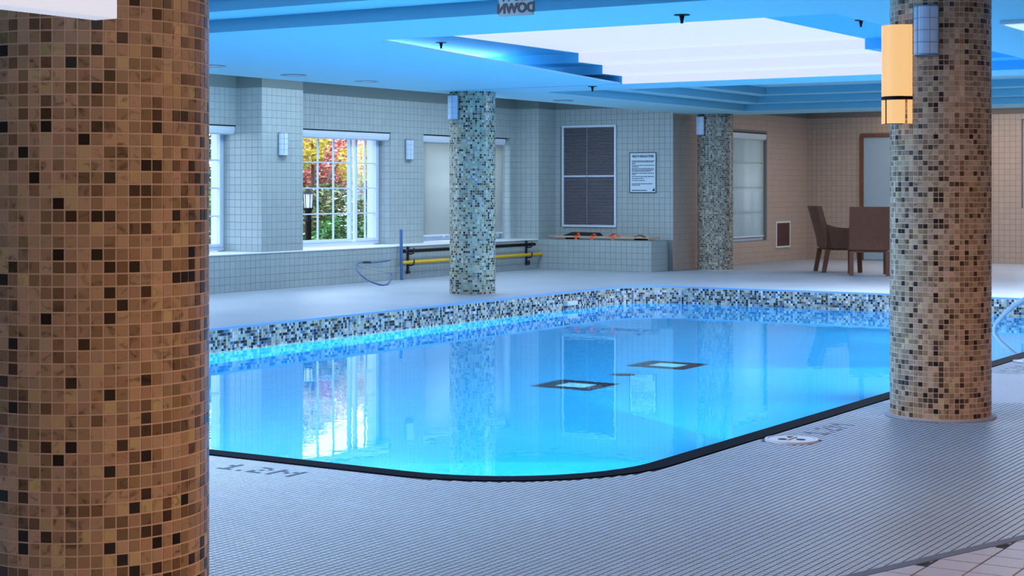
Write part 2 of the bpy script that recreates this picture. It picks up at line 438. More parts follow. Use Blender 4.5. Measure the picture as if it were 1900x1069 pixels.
# dark joint bed under the separate tiles
bedm = MB(); bp_ = [(3.4, big_border(3.4)), (9.5, big_border(9.5)), (9.5, PY0-COPE)] + [(p[0], p[1]) for p in outer[50:75]][::-1] + [(PX0-COPE, 7.4), (3.4, 7.4)]
bedm.poly([(p[0], p[1], .0004) for p in bp_]); bedm.build('joint_bed', M_['deck_grout'], floor)
# large tiles of the corridor strip
bord = MB(); 
bord.hexa([(3.4, big_border(3.4), 0), (9.5, big_border(9.5), 0), (9.5, big_border(9.5)+.06, 0), (3.4, big_border(3.4)+.06, 0)],
          [(3.4, big_border(3.4), .005), (9.5, big_border(9.5), .005), (9.5, big_border(9.5)+.05, .005), (3.4, big_border(3.4)+.05, .005)])
bord.build('border_strip', mat('grey_border_strip', (92, 98, 116), .6), floor)
BT = .15; bm_list = []
for k in range(4):
    t = MB(); t.slab((0, 0, 0), (1, 0, 0), (0, 1, 0), (0, 0, 1), -.072, .072, -.072, .072, .0035, jit(lin((168, 170, 184)), .04), inset=.002)
    bm_list.append(t.mesh('large_tile', M_['deck_tile']))
bed2 = MB(); bed2.poly([(3.4, -.5, .0006), (9.5, -.5, .0006), (9.5, big_border(9.5), .0006), (3.4, big_border(3.4), .0006)]); bed2.build('joint_bed', M_['deck_grout'], floor)
cnt = 0
for ix in range(int(4.5/BT), int(9.5/BT)):
    for iy in range(0, int(2.6/BT)):
        x, y = (ix+.5)*BT, (iy+.5)*BT; d, px, py = depth_px(x, y)
        if px < 1300 or px > 2000 or py > 1130 or py < 900: continue
        hi = big_border(x+.072)-.0; 
        if y-.072 > hi - .02: continue
        if y+.072 <= hi:
            o = bpy.data.objects.new('large_tile', bm_list[cnt % 4]); o.location = (x, y, .0004); COL.objects.link(o); o.parent = floor
        else:
            t = MB(); y0 = y-.072; t.hexa([(x-.072, y0, .0008), (x+.072, y0, .0008), (x+.072, max(y0+.004, min(y+.072, big_border(x+.072)-.004)), .0008), (x-.072, min(y+.072, big_border(x-.072)-.004), .0008)],
                       [(x-.072, y0, .004), (x+.072, y0, .004), (x+.072, max(y0+.004, min(y+.072, big_border(x+.072)-.004)), .004), (x-.072, min(y+.072, big_border(x-.072)-.004), .004)], lin((168, 170, 184)))
            t.build('large_tile', M_['deck_tile'], floor)
        cnt += 1

# ------------------------------------------------------------------ walls
TT = .1
def tile_face(mb, o, u, v, nrm, W, H, col, skip=None, parts=None, th=.0025):
    na, nb = int(math.ceil(W/TT-1e-6)), int(math.ceil(H/TT-1e-6))
    for b in range(nb):
        for a in range(na):
            a0, a1, b0, b1 = a*TT+.002, min((a+1)*TT, W)-.002, b*TT+.002, min((b+1)*TT, H)-.002
            if a1-a0 < .012 or b1-b0 < .012: continue
            if skip and skip((a0+a1)/2, (b0+b1)/2): continue
            c = jit(col, .035)
            if parts is not None and len(parts) < 300 and a1-a0 > .09 and b1-b0 > .09:
                parts.append((o[0]+u[0]*(a0+a1)/2+v[0]*(b0+b1)/2, o[1]+u[1]*(a0+a1)/2+v[1]*(b0+b1)/2, o[2]+u[2]*(a0+a1)/2+v[2]*(b0+b1)/2)); continue
            mb.slab(o, u, v, nrm, a0, a1, b0, b1, th, c, inset=.0012)
TC = lin((155, 169, 173)); TB = lin((176, 158, 146))  # TB carries the warm reflection veil in the tile colour
X, Y, Z = (1, 0, 0), (0, 1, 0), (0, 0, 1)
def strip_of(face, dims): return None
CEILZ = 3.0
# wall_north: low wall, piers, headers
LW = 14.75; BW = 15.2; WIN = 15.42
mb = MB()
mb.box(FX0, 24.17, LW, 15.62, 0, .485)                       # low wall body
P1 = (17.13, 17.985); P2 = (20.62, 21.48); P3 = (24.2, 24.75); P0 = (12.4, 13.2)
WINS = [(13.9, 17.13), (17.985, 20.62), (21.48, 24.02)]
HEAD = 2.20
for a, b in (P1, P3, P0): mb.box(a, b, LW, 15.62, .5, CEILZ)
for a, b in (P2, (24.02, 24.2), (FX0, 12.4), (13.2, 13.9)): mb.box(a, b, BW, 15.62, .5, CEILZ)
for a, b in WINS: mb.box(a, b, BW, 15.62, HEAD, CEILZ)
wall_n = structure(mb.build('wall_north', M_['wall_grout']))
mb = MB()
for a, b in WINS:
    mb.box(b-.012, b+.001, 15.515, 15.64, .5, HEAD); mb.box(a-.001, a+.012, 15.515, 15.64, .5, HEAD); mb.box(a, b, 15.515, 15.64, HEAD-.012, HEAD+.001)
mb.build('outer_reveal', M_['ext'], wall_n)
mb = MB(); parts = []
tile_face(mb, (16.0, LW, .0), X, Z, (0, -1, 0), 8.17, .485, TC, parts=parts)
tile_face(mb, (10.4, LW, .0), X, Z, (0, -1, 0), 5.6, .485, TC)
for a, b in (P1, P3): tile_face(mb, (a, LW, .5), X, Z, (0, -1, 0), b-a, 2.2, TC)
tile_face(mb, (P1[0], BW+.22, .5), (0, -1, 0), Z, (-1, 0, 0), .67, 2.2, TC)
tile_face(mb, (P3[0], BW, .5), (0, -1, 0), Z, (-1, 0, 0), .45, 2.2, TC)
tile_face(mb, (P2[0], WIN, .5), (0, -1, 0), Z, (-1, 0, 0), WIN-BW, 1.7, TC)
tile_face(mb, (24.02, WIN, .5), (0, -1, 0), Z, (-1, 0, 0), WIN-BW, 1.7, TC)
tile_face(mb, (P2[0], BW, .5), X, Z, (0, -1, 0), P2[1]-P2[0], 2.2, TC)
tile_face(mb, (24.02, BW, .5), X, Z, (0, -1, 0), .18, 2.2, TC)
for a, b in WINS: tile_face(mb, (a, BW, HEAD), X, Z, (0, -1, 0), b-a, .5, TC)
tag(mb.build('tile_field', M_['wall_tile'], wall_n), kind='stuff')
tms = []
for k in range(8):
    t = MB(); t.slab((0, 0, 0), X, Z, (0, -1, 0), -.048, .048, -.048, .048, .0025, jit(TC, .035), inset=.0012); tms.append(t.mesh('wall_tile', M_['wall_tile']))
def put_parts(parts, meshes, parent):
    for i, p in enumerate(parts):
        o = bpy.data.objects.new('wall_tile', meshes[(i*5+i//7) % len(meshes)]); o.location = p; COL.objects.link(o); o.parent = parent
put_parts(parts, tms, wall_n)
mb = MB(); mb.box(FX0, 24.2, LW-.012, 15.6, .485, .503); structure(mb.build('trim_1', M_['sill'], None, bevel=.004))

# louver wall (faces the camera's left), bench, south-facing veil-tinted wall, east wall
LX = 24.75; BY = 12.5
mb = MB(); mb.box(LX, LX+.25, BY, 15.62, 0, CEILZ); W3 = (26.99, 28.5, .41, 2.36)
mb.box(LX+.25, W3[0], BY, BY+.25, 0, CEILZ); mb.box(W3[1], 30.5, BY, BY+.25, 0, CEILZ); mb.box(W3[0], W3[1], BY, BY+.25, 0, W3[2]); mb.box(W3[0], W3[1], BY, BY+.25, W3[3], CEILZ)
wall_l = structure(mb.build('wall_northeast', M_['wall_grout']))
mb = MB(); parts = []
LOUV = (13.55, 14.60, .70, 2.42)
tile_face(mb, (LX, LW, .5), (0, -1, 0), Z, (-1, 0, 0), LW-BY, 2.2, TC, parts=parts, skip=lambda a, b: LOUV[0]-.03 < LW-a < LOUV[1]+.03 and LOUV[2]-.03 < b+.5 < LOUV[3]+.03)
W3 = (26.99, 28.5, .41, 2.36)
tag(mb.build('tile_field', M_['wall_tile'], wall_l), kind='stuff')
tml = []
for k in range(8):
    t = MB(); t.slab((0, 0, 0), (0, -1, 0), Z, (-1, 0, 0), -.048, .048, -.048, .048, .0025, jit(TC, .035), inset=.0012); tml.append(t.mesh('wall_tile', M_['wall_tile']))
put_parts(parts, tml, wall_l)
mb = MB()
tile_face(mb, (LX, BY, .0), X, Z, (0, -1, 0), 30.45-LX, 2.7, TB, skip=lambda a, b: W3[0]-.02 < LX+a < W3[1]+.02 and W3[2]-.02 < b < W3[3]+.02)
tag(mb.build('veil_tinted_tile_field', M_['wall_tile'], wall_l), kind='stuff')
bench = structure(MB().box(24.17, LX, BY+.1, LW, 0, .5).build('trim_2', M_['wall_grout']))
mb = MB(); tile_face(mb, (24.17, LW, 0), (0, -1, 0), Z, (-1, 0, 0), LW-BY-.1, .495, TC)
tile_face(mb, (24.17, BY+.1, 0), X, Z, (0, -1, 0), .58, .495, TC)
mb.slab((24.17, LW, .5), (0, -1, 0), X, Z, 0, LW-BY-.1, 0, .58, .005, TC)
tag(mb.build('bench_tile_field', M_['wall_tile'], bench), kind='stuff')
# east wall
W4 = (7.1, 8.38, 1.0, 2.6)
mb = MB(); mb.box(30.45, 30.75, FY0, W4[0], 0, CEILZ); mb.box(30.45, 30.75, W4[1], BY, 0, CEILZ); mb.box(30.45, 30.75, W4[0], W4[1], 0, W4[2]); mb.box(30.45, 30.75, W4[0], W4[1], W4[3], CEILZ)
wall_e = structure(mb.build('wall_east', M_['wall_grout_veil']))
W4 = (7.1, 8.38, 1.0, 2.6); DR = (10.3, 11.42, 0, 2.38)
mb = MB(); tile_face(mb, (30.45, BY, .0), (0, -1, 0), Z, (-1, 0, 0), BY-6.0, 2.7, TB,
    skip=lambda a, b: (W4[0] < BY-a < W4[1] and W4[2] < b < W4[3]) or (DR[0] < BY-a < DR[1] and b < DR[3]))
tag(mb.build('tile_field', M_['wall_tile'], wall_e), kind='stuff')
structure(MB().box(FX0, 30.9, FY0-.2, FY0, 0, CEILZ).build('wall_south', M_['corridor']))
structure(MB().box(FX0-.2, FX0, FY0, 15.9, 0, CEILZ).build('wall_west', M_['corridor']))

# ------------------------------------------------------------------ ceiling
C0 = 2.58; CT = .018
T1 = [(11.2, 4.4), (17.42, 3.9), (17.42, 9.5), (11.2, 8.4)]
mb = MB()
def ceilquad(pts, z, th=CT):
    mb.hexa([(p[0], p[1], z) for p in pts], [(p[0], p[1], z+th) for p in pts])
def rect(x0, x1, y0, y1, z=C0, th=CT): ceilquad([(x0, y0), (x1, y0), (x1, y1), (x0, y1)], z, th)
YE = 12.35; XE = 25.75
rect(FX0, XE, FY0, 1.8); rect(FX0, .8, 1.8, YE); rect(.8, 9.93, 10.9, YE)
rect(9.93, 11.2, 1.8, YE); rect(17.42, 18.37, 1.8, YE)
rect(11.2, 17.42, 9.5, YE); ceilquad([(11.2, 8.4), (17.42, 9.5), (11.2, 9.5)] and [(11.2, 8.4), (17.42, 9.49), (17.42, 9.5), (11.2, 9.5)], C0)
rect(11.2, 17.42, 1.8, 4.4)
rect(24.9, XE, 1.8, YE); rect(18.37, 24.9, 11.4, YE)
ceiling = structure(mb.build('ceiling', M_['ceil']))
mb = MB(); mb.box(FX0, 30.9, FY0, 15.9, CEILZ, 3.1); mb.build('upper_slab', M_['ceil'], ceiling)
# stepped tray over the near pool
mb = MB()
for k, (x, z) in enumerate(((9.93, C0), (9.43, C0+.095), (8.93, C0+.19))):
    mb.box(x-.012, x+.01, .8, 10.9, z-.004, z+.094)
mb.build('tray_riser', M_['riser'], ceiling)
mb = MB()
for x, z in ((9.43, C0+.095), (8.93, C0+.19)): mb.box(x, x+.5, .8, 10.9, z, z+.03)
mb.box(.8, 8.93, 1.8, 10.9, C0+.285, C0+.31); mb.build('tray_soffit', M_['ceil'], ceiling)
# main recess: blue stepped ceiling with the luminous strip along the middle
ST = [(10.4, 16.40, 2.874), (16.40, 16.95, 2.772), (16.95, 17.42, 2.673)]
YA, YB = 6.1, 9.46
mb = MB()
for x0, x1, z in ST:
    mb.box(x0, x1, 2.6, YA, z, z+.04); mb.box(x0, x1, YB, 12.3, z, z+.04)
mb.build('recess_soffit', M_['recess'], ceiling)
mb = MB()
for x, z0, z1 in ((16.40, 2.772, 2.874), (16.95, 2.673, 2.772), (17.42, 2.581, 2.673)):
    mb.box(x-.012, x+.012, 2.6, YA, z0-.004, z1); mb.box(x-.012, x+.012, YB, 12.3, z0-.004, z1)
mb.build('recess_riser', M_['recess'], ceiling)
lum = tag(empty('luminous_ceiling', (14, 7.8, 2.8)), 'large glowing white stepped light panel in the blue ceiling recess over the pool', 'ceiling light')
for (x0, x1, z), zn in zip(ST, (2.772, 2.673, 2.581)):
    mb = MB(); mb.box(x0-14, x1-14, YA-7.8, YB-7.8, z-2.8, z+.03-2.8); child('light_panel', mb, M_['panel'], lum)
    mb = MB(); mb.box(x1-.016-14, x1+.012-14, YA-7.8, YB-7.8, zn-2.8, z-2.8); child('light_riser', mb, M_['panel'], lum)
# far tray
mb = MB()
rs = MB()
zs = [2.874, 2.773, 2.676, C0]; ex = [23.45, 23.95, 24.4, 24.9]; ey = [10.3, 10.65, 11.05, 11.4]
mb.box(18.0, ex[0], FY0, ey[0], zs[0], zs[0]+.03)
for k in range(1, 4):
    if k < 3 or True:
        z = zs[k]
        if k < 3 or ex[3] > ex[2]:
            pass
for k in range(3):
    # riser between level k and k+1 at ex[k], ey[k]
    rs.box(ex[k]-.012, ex[k]+.01, FY0, ey[k]+.01, zs[k+1]-.004, zs[k]); rs.box(18.4, ex[k]-.012, ey[k]-.012, ey[k]+.01, zs[k+1]-.004, zs[k])
    z = zs[k+1]; th = .03
    mb.box(ex[k], ex[k+1], FY0, ey[k+1], z+.001, z+th); mb.box(18.3, ex[k], ey[k]+.0, ey[k+1], z+.001, z+th)
mb.build('tray_soffit', M_['ceil'], ceiling); rs.build('tray_riser', M_['riser'], ceiling)

# ------------------------------------------------------------------ mosaic columns
def column(cx, cy, pal, mat_tile, grout, label, solo, toward=None):
    t = tag(empty('mosaic_column', (cx, cy, 0)), label, 'column'); RR = .292; H = C0
    child('shaft', MB().cyl(0, 0, 0, H, RR, n=61), grout, t)
    if solo != 'far':
        child('base_ring', MB().cyl(0, 0, .002, .012, RR+.03, n=61), M_['deck_tile_plain'], t)
    nt_ = 61; nz = int(H/TP)
    fdir = math.atan2(-cy, -cx)
    cand = []
    mb = MB(); dth = 2*PI/nt_; hw = RR*math.sin(dth/2)*2/2-.0014
    for i in range(nt_):
        a = (i+.5)*dth + .02; c, s = math.cos(a), math.sin(a)
        for k in range(nz):
            z = .014+k*TP
            vis = math.cos(a-fdir)
            d, px, py = depth_px(cx+c*RR, cy+s*RR, z)
            cand.append((-(vis) if (0 <= px <= 1900 and 0 <= py <= 1069) else 9, i, k, a, z))
    parts_set = set()
    if solo == 'parts':
        cand.sort(); parts_set = set((q[1], q[2]) for q in cand[:300])
        meshes = []
        for q in range(24):
            m1 = MB(); m1.slab((RR-.002, 0, 0), (0, 1, 0), Z, (1, 0, 0), -hw, hw, .0014, TP-.0014, .0035, pick(pal), inset=.001); meshes.append(m1.mesh('mosaic_tile', mat_tile))
    for _v, i, k, a, z in cand:
        if (i, k) in parts_set:
            o = bpy.data.objects.new('mosaic_tile', R0.choice(meshes)); o.location = (0, 0, z); o.rotation_euler = (0, 0, a); COL.objects.link(o); o.parent = t
            continue
        c, s = math.cos(a), math.sin(a)
        mb.slab(((RR-.002)*c, (RR-.002)*s, z), (-s, c, 0), Z, (c, s, 0), -hw, hw, .0014, TP-.0014, .0035, pick(pal), inset=.001)
    tag(child('mosaic_field', mb, mat_tile, t), kind='stuff')
    return t
column(*COLS[0], PAL_WARM_LIT, M_['mosaic'], M_['grout_warm_lit'], 'huge brown mosaic column filling the left edge of the view, nearest to the camera', 'parts')
column(*COLS[1], PAL_WARM_LIT, M_['mosaic'], M_['grout_warm_lit'], 'brown mosaic column on the near deck beside the amber lamp reflection', 'parts')
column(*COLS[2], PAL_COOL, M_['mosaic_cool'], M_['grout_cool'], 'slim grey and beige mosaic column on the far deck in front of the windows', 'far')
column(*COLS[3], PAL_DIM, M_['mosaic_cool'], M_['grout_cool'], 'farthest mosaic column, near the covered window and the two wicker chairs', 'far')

# ------------------------------------------------------------------ windows
def window(name, x0, x1, z0, z1, y, sashes, parent=None, plane='y'):
    """x along the wall; sashes: list of (xa, xb, columns, rows)"""
    def P(a, b, c): return (a, b, c)
    root = structure(empty(name, ((x0+x1)/2, y, z0))); ox, oy, oz = (x0+x1)/2, y, z0
    def bx(a0, a1, b0, b1, dy0, dy1):
        if plane == 'y': return (a0-ox, a1-ox, dy0, dy1, b0-oz, b1-oz)
        return (dy0, dy1, a0-ox, a1-ox, b0-oz, b1-oz)
    if plane == 'x': root.location = (y, (x0+x1)/2, z0)
    mb = MB(); fw = .05
    for q in (bx(x0, x1, z0, z0+fw, 0, .09), bx(x0, x1, z1-fw, z1, 0, .09), bx(x0, x0+fw, z0+fw, z1-fw, 0, .09), bx(x1-fw, x1, z0+fw, z1-fw, 0, .09)): mb.box(*q)
    child('window_frame', mb, M_['frame'], root, bevel=.004)
    for xa, xb, nc, nr in sashes:
        s = MB(); sw = .042; a, b = xa, xb; c, d = z0+fw, z1-fw
        for q in (bx(a, b, c, c+sw, -.012, .05), bx(a, b, d-sw, d, -.012, .05), bx(a, a+sw, c+sw, d-sw, -.012, .05), bx(b-sw, b, c+sw, d-sw, -.012, .05)): s.box(*q)
        so = child('sash', s, M_['frame'], root, bevel=.003)
        iw, ih = (b-a-2*sw), (d-c-2*sw)
        for k in range(1, nc): 
            u = a+sw+iw*k/nc; g = MB().box(*bx(u-.009, u+.009, c+sw, d-sw, .01, .035)); child('muntin', g, M_['frame'], so)
        for k in range(1, nr):
            u = c+sw+ih*k/nr; g = MB().box(*bx(a+sw, b-sw, u-.009, u+.009, .012, .033)); child('muntin', g, M_['frame'], so)
        g = MB().box(*bx(a+sw-.005, b-sw+.005, c+sw-.005, d-sw+.005, .020, .024)); child('pane', g, M_['glass'], so)
    return root
ZB, ZT = .512, HEAD
window('window_1', 13.9, 17.13, ZB, ZT, WIN, [(13.95, 15.2, 3, 4), (15.26, 16.3, 3, 4), (16.36, 17.08, 2, 4)])
window('window_2', 17.985, 20.62, ZB, ZT, WIN, [(18.035, 19.93, 5, 4), (20.02, 20.57, 2, 4)])
window('window_3', 21.48, 24.02, ZB, ZT, WIN, [(21.53, 22.32, 2, 4), (22.38, 23.97, 4, 4)])
window('window_4', W3[0], W3[1], W3[2], W3[3], BY+.06, [(W3[0]+.05, W3[1]-.05, 3, 4)])
window('window_5', W4[0], W4[1], W4[2], W4[3], 30.50, [(W4[0]+.05, W4[1]-.05, 3, 4)], plane='x')
# bright recess behind the two windows set in solid walls
def blind(x0, x1, ztop, drop, y, label, name='roller_blind', grp=None):
    t = tag(empty(name, ((x0+x1)/2, y, ztop)), label, 'blind', grp); w2 = (x1-x0)/2
    mb = MB(); prof = [(-.0, 0), (.085, 0), (.085, -.05), (.07, -.095), (.045, -.11), (0, -.11)]
    for i in range(len(prof)):
        a, b = prof[i], prof[(i+1) % len(prof)]
        mb.poly([(-w2, -a[0], a[1]), (-w2, -b[0], b[1]), (w2, -b[0], b[1]), (w2, -a[0], a[1])])
    mb.poly([(-w2, -a[0], a[1]) for a in prof][::-1]); mb.poly([(w2, -a[0], a[1]) for a in prof])
    child('cassette', mb, M_['blindbox'], t)
    child('top_rail', MB().box(-w2-.01, w2+.01, -.09, 0, 0, .012), M_['dark'], t)
    if drop > .12:
        fb = MB(); nn = 1
        for k in range(nn):
            a0, a1 = -w2+.02+(2*w2-.04)*k/nn, -w2+.02+(2*w2-.04)*(k+1)/nn
            y0 = y1 = -.035
            fb.poly([(a0, y0, -drop), (a1, y1, -drop), (a1, y1, -.08), (a0, y0, -.08)])
        fo = child('fabric', fb, M_['blind'], t, smooth=True)
        s = fo.modifiers.new('solid', 'SOLIDIFY'); s.thickness = .002
        child('bottom_bar', MB().box(-w2+.015, w2-.015, -.043, -.026, -drop-.025, -drop+.003), M_['blindbox'], t, bevel=.003)
    return t
blind(14.0, 17.12, HEAD-.015, 0, BW+.10, 'rolled up white blind cassette over the window beside the large left column')
blind(18.0, 20.61, HEAD-.015, 0, BW+.10, 'rolled up white blind cassette over the window showing autumn trees')
blind(21.5, 23.92, HEAD-.015, 1.565, BW+.12, 'cream roller blind pulled almost fully down behind the slim mosaic column')
blind(W3[0]+.01, W3[1]-.05, W3[3]-.02, 1.84, BY+.05, 'off white roller blind pulled down over the window right of the farthest column')

# ------------------------------------------------------------------ louvered shutter, health sign, register, door
t = tag(empty('louvered_shutter', (LX-.006, (LOUV[0]+LOUV[1])/2, LOUV[2])), 'tall white framed shutter with dark horizontal louvers above the tiled bench', 'shutter')
w2 = (LOUV[1]-LOUV[0])/2; H = LOUV[3]-LOUV[2]
mb = MB(); fr = .035
mb.box(-.035, 0, -w2, w2, 0, fr); mb.box(-.035, 0, -w2, w2, H-fr, H); mb.box(-.035, 0, -w2, -w2+fr, fr, H-fr); mb.box(-.035, 0, w2-fr, w2, fr, H-fr)
child('frame', mb, M_['frame'], t, bevel=.003)
child('middle_rail', MB().box(-.034, 0, -w2+fr, w2-fr, H/2-.012, H/2+.012), M_['frame'], t)
child('back_panel', MB().box(-.006, -.001, -w2+fr, w2-fr, fr, H-fr), M_['slatback'], t)
sl = MB(); sl.hexa([(-.028, -w2+fr, -.004), (-.008, -w2+fr, .009), (-.008, w2-fr, .009), (-.028, w2-fr, -.004)],
                   [(-.028, -w2+fr, -.0005), (-.008, -w2+fr, .0125), (-.008, w2-fr, .0125), (-.028, w2-fr, -.0005)])
slm = sl.mesh('slat', M_['slat'])
for lo, hi in ((fr, H/2-.012), (H/2+.012, H-fr)):
    ns = 30
    for k in range(ns):
        o = bpy.data.objects.new('slat', slm); COL.objects.link(o); o.parent = t; o.location = (0, 0, lo+(hi-lo)*(k+.35)/ns)
child('tilt_rod', MB().box(-.036, -.03, -.006+.03, .006+.03, fr+.02, H-fr-.02), M_['slat'], t)

# text as mesh
def text_mesh(txt, size, depth=.002, m=None, name='lettering', bold=0):
    cu = bpy.data.curves.new(name, 'FONT'); cu.body = txt; cu.size = size; cu.extrude = depth; cu.align_x = 'CENTER'; cu.align_y = 'CENTER'; cu.offset = bold
    o = bpy.data.objects.new(name, cu); COL.objects.link(o)
    dg = bpy.context.evaluated_depsgraph_get(); me = bpy.data.meshes.new_from_object(o.evaluated_get(dg))
    bpy.data.objects.remove(o); me.name = name; me.materials.clear(); me.materials.append(m)
    o = bpy.data.objects.new(name, me); COL.objects.link(o); return o
from mathutils import Matrix
sg = tag(empty('health_sign', (LX-.008, 13.05, 1.28)), 'white framed health regulations notice on the tiled wall right of the shutter', 'sign')
SW, SH = .25, .67
child('board', MB().box(-.012, 0, -SW, SW, 0, SH), M_['signwhite'], sg)
mb = MB(); b = .012
mb.box(-.017, -.011, -SW, SW, 0, b); mb.box(-.017, -.011, -SW, SW, SH-b, SH); mb.box(-.017, -.011, -SW, -SW+b, b, SH-b); mb.box(-.017, -.011, SW-b, SW, b, SH-b)
child('frame', mb, M_['ink'], sg)
tx = text_mesh('HEALTH REGULATIONS', .058, .001, M_['ink'], 'title', .0015)
tx.parent = sg; tx.matrix_local = Matrix(((0, 0, -1, -.0145), (-1, 0, 0, 0), (0, 1, 0, SH-.065), (0, 0, 0, 1)))
tx.scale = (.66, 1, 1)
mb = MB(); rl = random.Random(3)
lines = [.53, .51, .487, .455, .432, .402, .38, .357, .325, .303, .27, .238, .205, .15, .128]
ends = [1, .96, .2, 1, .3, .97, .98, .88, 1, .17, .98, .52, .58, .92, .38]
for z, e in zip(lines, ends):
    yy = SW-.045; stop = SW-.045-(2*SW-.08)*e
    while yy > stop+.01:
        wl = rl.uniform(.018, .05); y2 = max(stop, yy-wl); mb.box(-.0145, -.011, y2, yy, z-.0055, z+.0055); yy = y2-.008
for z in (.04,):
    yy = SW-.045
    while yy > SW-.045-.26: wl = rl.uniform(.02, .05); mb.box(-.0145, -.011, yy-wl, yy, z-.007, z+.007); yy -= wl+.008
tag(child('small_print', mb, M_['ink'], sg), kind='stuff')
mb = MB(); mb.hexa([(-.0145, -SW+.025, .03), (-.011, -SW+.025, .03), (-.011, -SW+.075, .03), (-.0145, -SW+.075, .03)], [(-.0145, -SW+.036, .08), (-.011, -SW+.036, .08), (-.011, -SW+.04, .08), (-.0145, -SW+.04, .08)])
mb.box(-.0145, -.011, -SW+.055, -SW+.07, .03, .055)
child('emblem', mb, M_['ink'], sg)

rg = tag(empty('wall_register', (29.25, BY-.006, .25)), 'small maroon vent register low on the beige tiled wall left of the chairs', 'vent')
mb = MB(); mb.box(-.33, .33, -.02, 0, 0, .03); mb.box(-.33, .33, -.02, 0, .46, .49); mb.box(-.33, -.3, -.02, 0, .03, .46); mb.box(.3, .33, -.02, 0, .03, .46)
child('frame', mb, M_['white'], rg)
lm = MB(); lm.hexa([(-.3, -.018, 0), (.3, -.018, 0), (.3, -.004, .012), (-.3, -.004, .012)], [(-.3, -.018, .004), (.3, -.018, .004), (.3, -.004, .02), (-.3, -.004, .02)])
lmm = lm.mesh('slat', M_['register'])
for k in range(18):
    o = bpy.data.objects.new('slat', lmm); COL.objects.link(o); o.parent = rg; o.location = (0, 0, .033+k*.0235)
child('back_plate', MB().box(-.3, .3, -.004, 0, .03, .46), M_['register'], rg)

dr = structure(empty('door_1', (30.45, (DR[0]+DR[1])/2, 0)))
w2 = (DR[1]-DR[0])/2
mb = MB(); mb.box(-.05, .02, -w2, -w2+.07, 0, DR[3]); mb.box(-.05, .02, w2-.07, w2, 0, DR[3]); mb.box(-.05, .02, -w2+.07, w2-.07, DR[3]-.06, DR[3])
child('door_frame', mb, M_['brownwood'], dr, bevel=.004)
child('door_leaf', MB().box(-.02, .02, -w2+.07, w2-.07, .01, DR[3]-.06), M_['doorpanel'], dr)
child('door_handle', MB().tube([(-.02, -w2+.14, 1.0), (-.065, -w2+.14, 1.0), (-.065, -w2+.26, 1.0)], .01, 8), M_['metal'], dr)

# ------------------------------------------------------------------ wall sconces
def sconce_proto():
    t = empty('wall_sconce')
    mb = MB(); n_ = 12; W, D, H = .082, .07, .30     # mounts on +y side, bulges to -y
    pts = [(-W*math.cos(PI*k/n_), -.012-D*math.sin(PI*k/n_)) for k in range(n_+1)]
    for k in range(n_): a, b = pts[k], pts[k+1]; mb.poly([(a[0], a[1], 0), (b[0], b[1], 0), (b[0], b[1], H), (a[0], a[1], H)])
    mb.poly([(p[0], p[1], 0) for p in pts][::-1]); mb.poly([(p[0], p[1], H) for p in pts])
    child('glass_shade', mb, M_['sconce'], t)
    child('back_plate', MB().box(-.075, .075, -.012, 0, -.012, H+.012), M_['metal'], t, bevel=.002)
    mb = MB()
    for z in (0, H*.25, H*.5, H*.75, H):
        r_ = .004 if z in (0, H) else .0018
        mb.tube([(-(W+.003)*math.cos(PI*k/n_), -.012-(D+.003)*math.sin(PI*k/n_), z) for k in range(n_+1)], r_, 6)
    for k in (0, 4, 8, 12):
        a = PI*k/n_; mb.tube([(-(W+.003)*math.cos(a), -.012-(D+.003)*math.sin(a), 0), (-(W+.003)*math.cos(a), -.012-(D+.003)*math.sin(a), H)], .0035 if k in (0, 12) else .0018, 6)
    child('wire_frame', mb, M_['metal'], t)
    return t
sp_ = sconce_proto()
def aim(cx, cy, ang, r=.298): return (cx+r*math.cos(ang), cy+r*math.sin(ang), ang+PI/2)
spots = []
a2 = math.atan2(-COLS[2][1], -COLS[2][0]) - math.radians(50)
a3 = math.atan2(-COLS[3][1], -COLS[3][0]) - math.radians(50)
a1 = math.atan2(-COLS[1][1], -COLS[1][0]) - math.radians(15)
sc_list = [((17.536, LW-.006, 1.80), 0, 'frosted wall sconce on the tiled pier left of the autumn window'),
           ((21.07, BW-.006, 1.80), 0, 'frosted wall sconce on the tiled pier between the autumn window and the lowered blind'),
           ((aim(*COLS[2], a2)[0], aim(*COLS[2], a2)[1], 2.225), aim(*COLS[2], a2)[2], 'frosted sconce at the top of the slim column before the windows'),
           ((aim(*COLS[3], a3)[0], aim(*COLS[3], a3)[1], 2.235), aim(*COLS[3], a3)[2], 'frosted sconce at the top of the farthest mosaic column'),
           ((aim(*COLS[1], a1)[0], aim(*COLS[1], a1)[1], 2.125), aim(*COLS[1], a1)[2], 'unlit grey blue sconce high on the near brown column beside the amber lamp reflection')]
for i, (loc, rz, lb) in enumerate(sc_list):
    o = sp_ if i == 0 else copy_tree(sp_)
    o.location = loc; o.rotation_euler = (0, 0, rz); tag(o, lb, 'wall light', 'frosted half round sconces')
    if i == 4: o.scale = (.86, .86, .93)
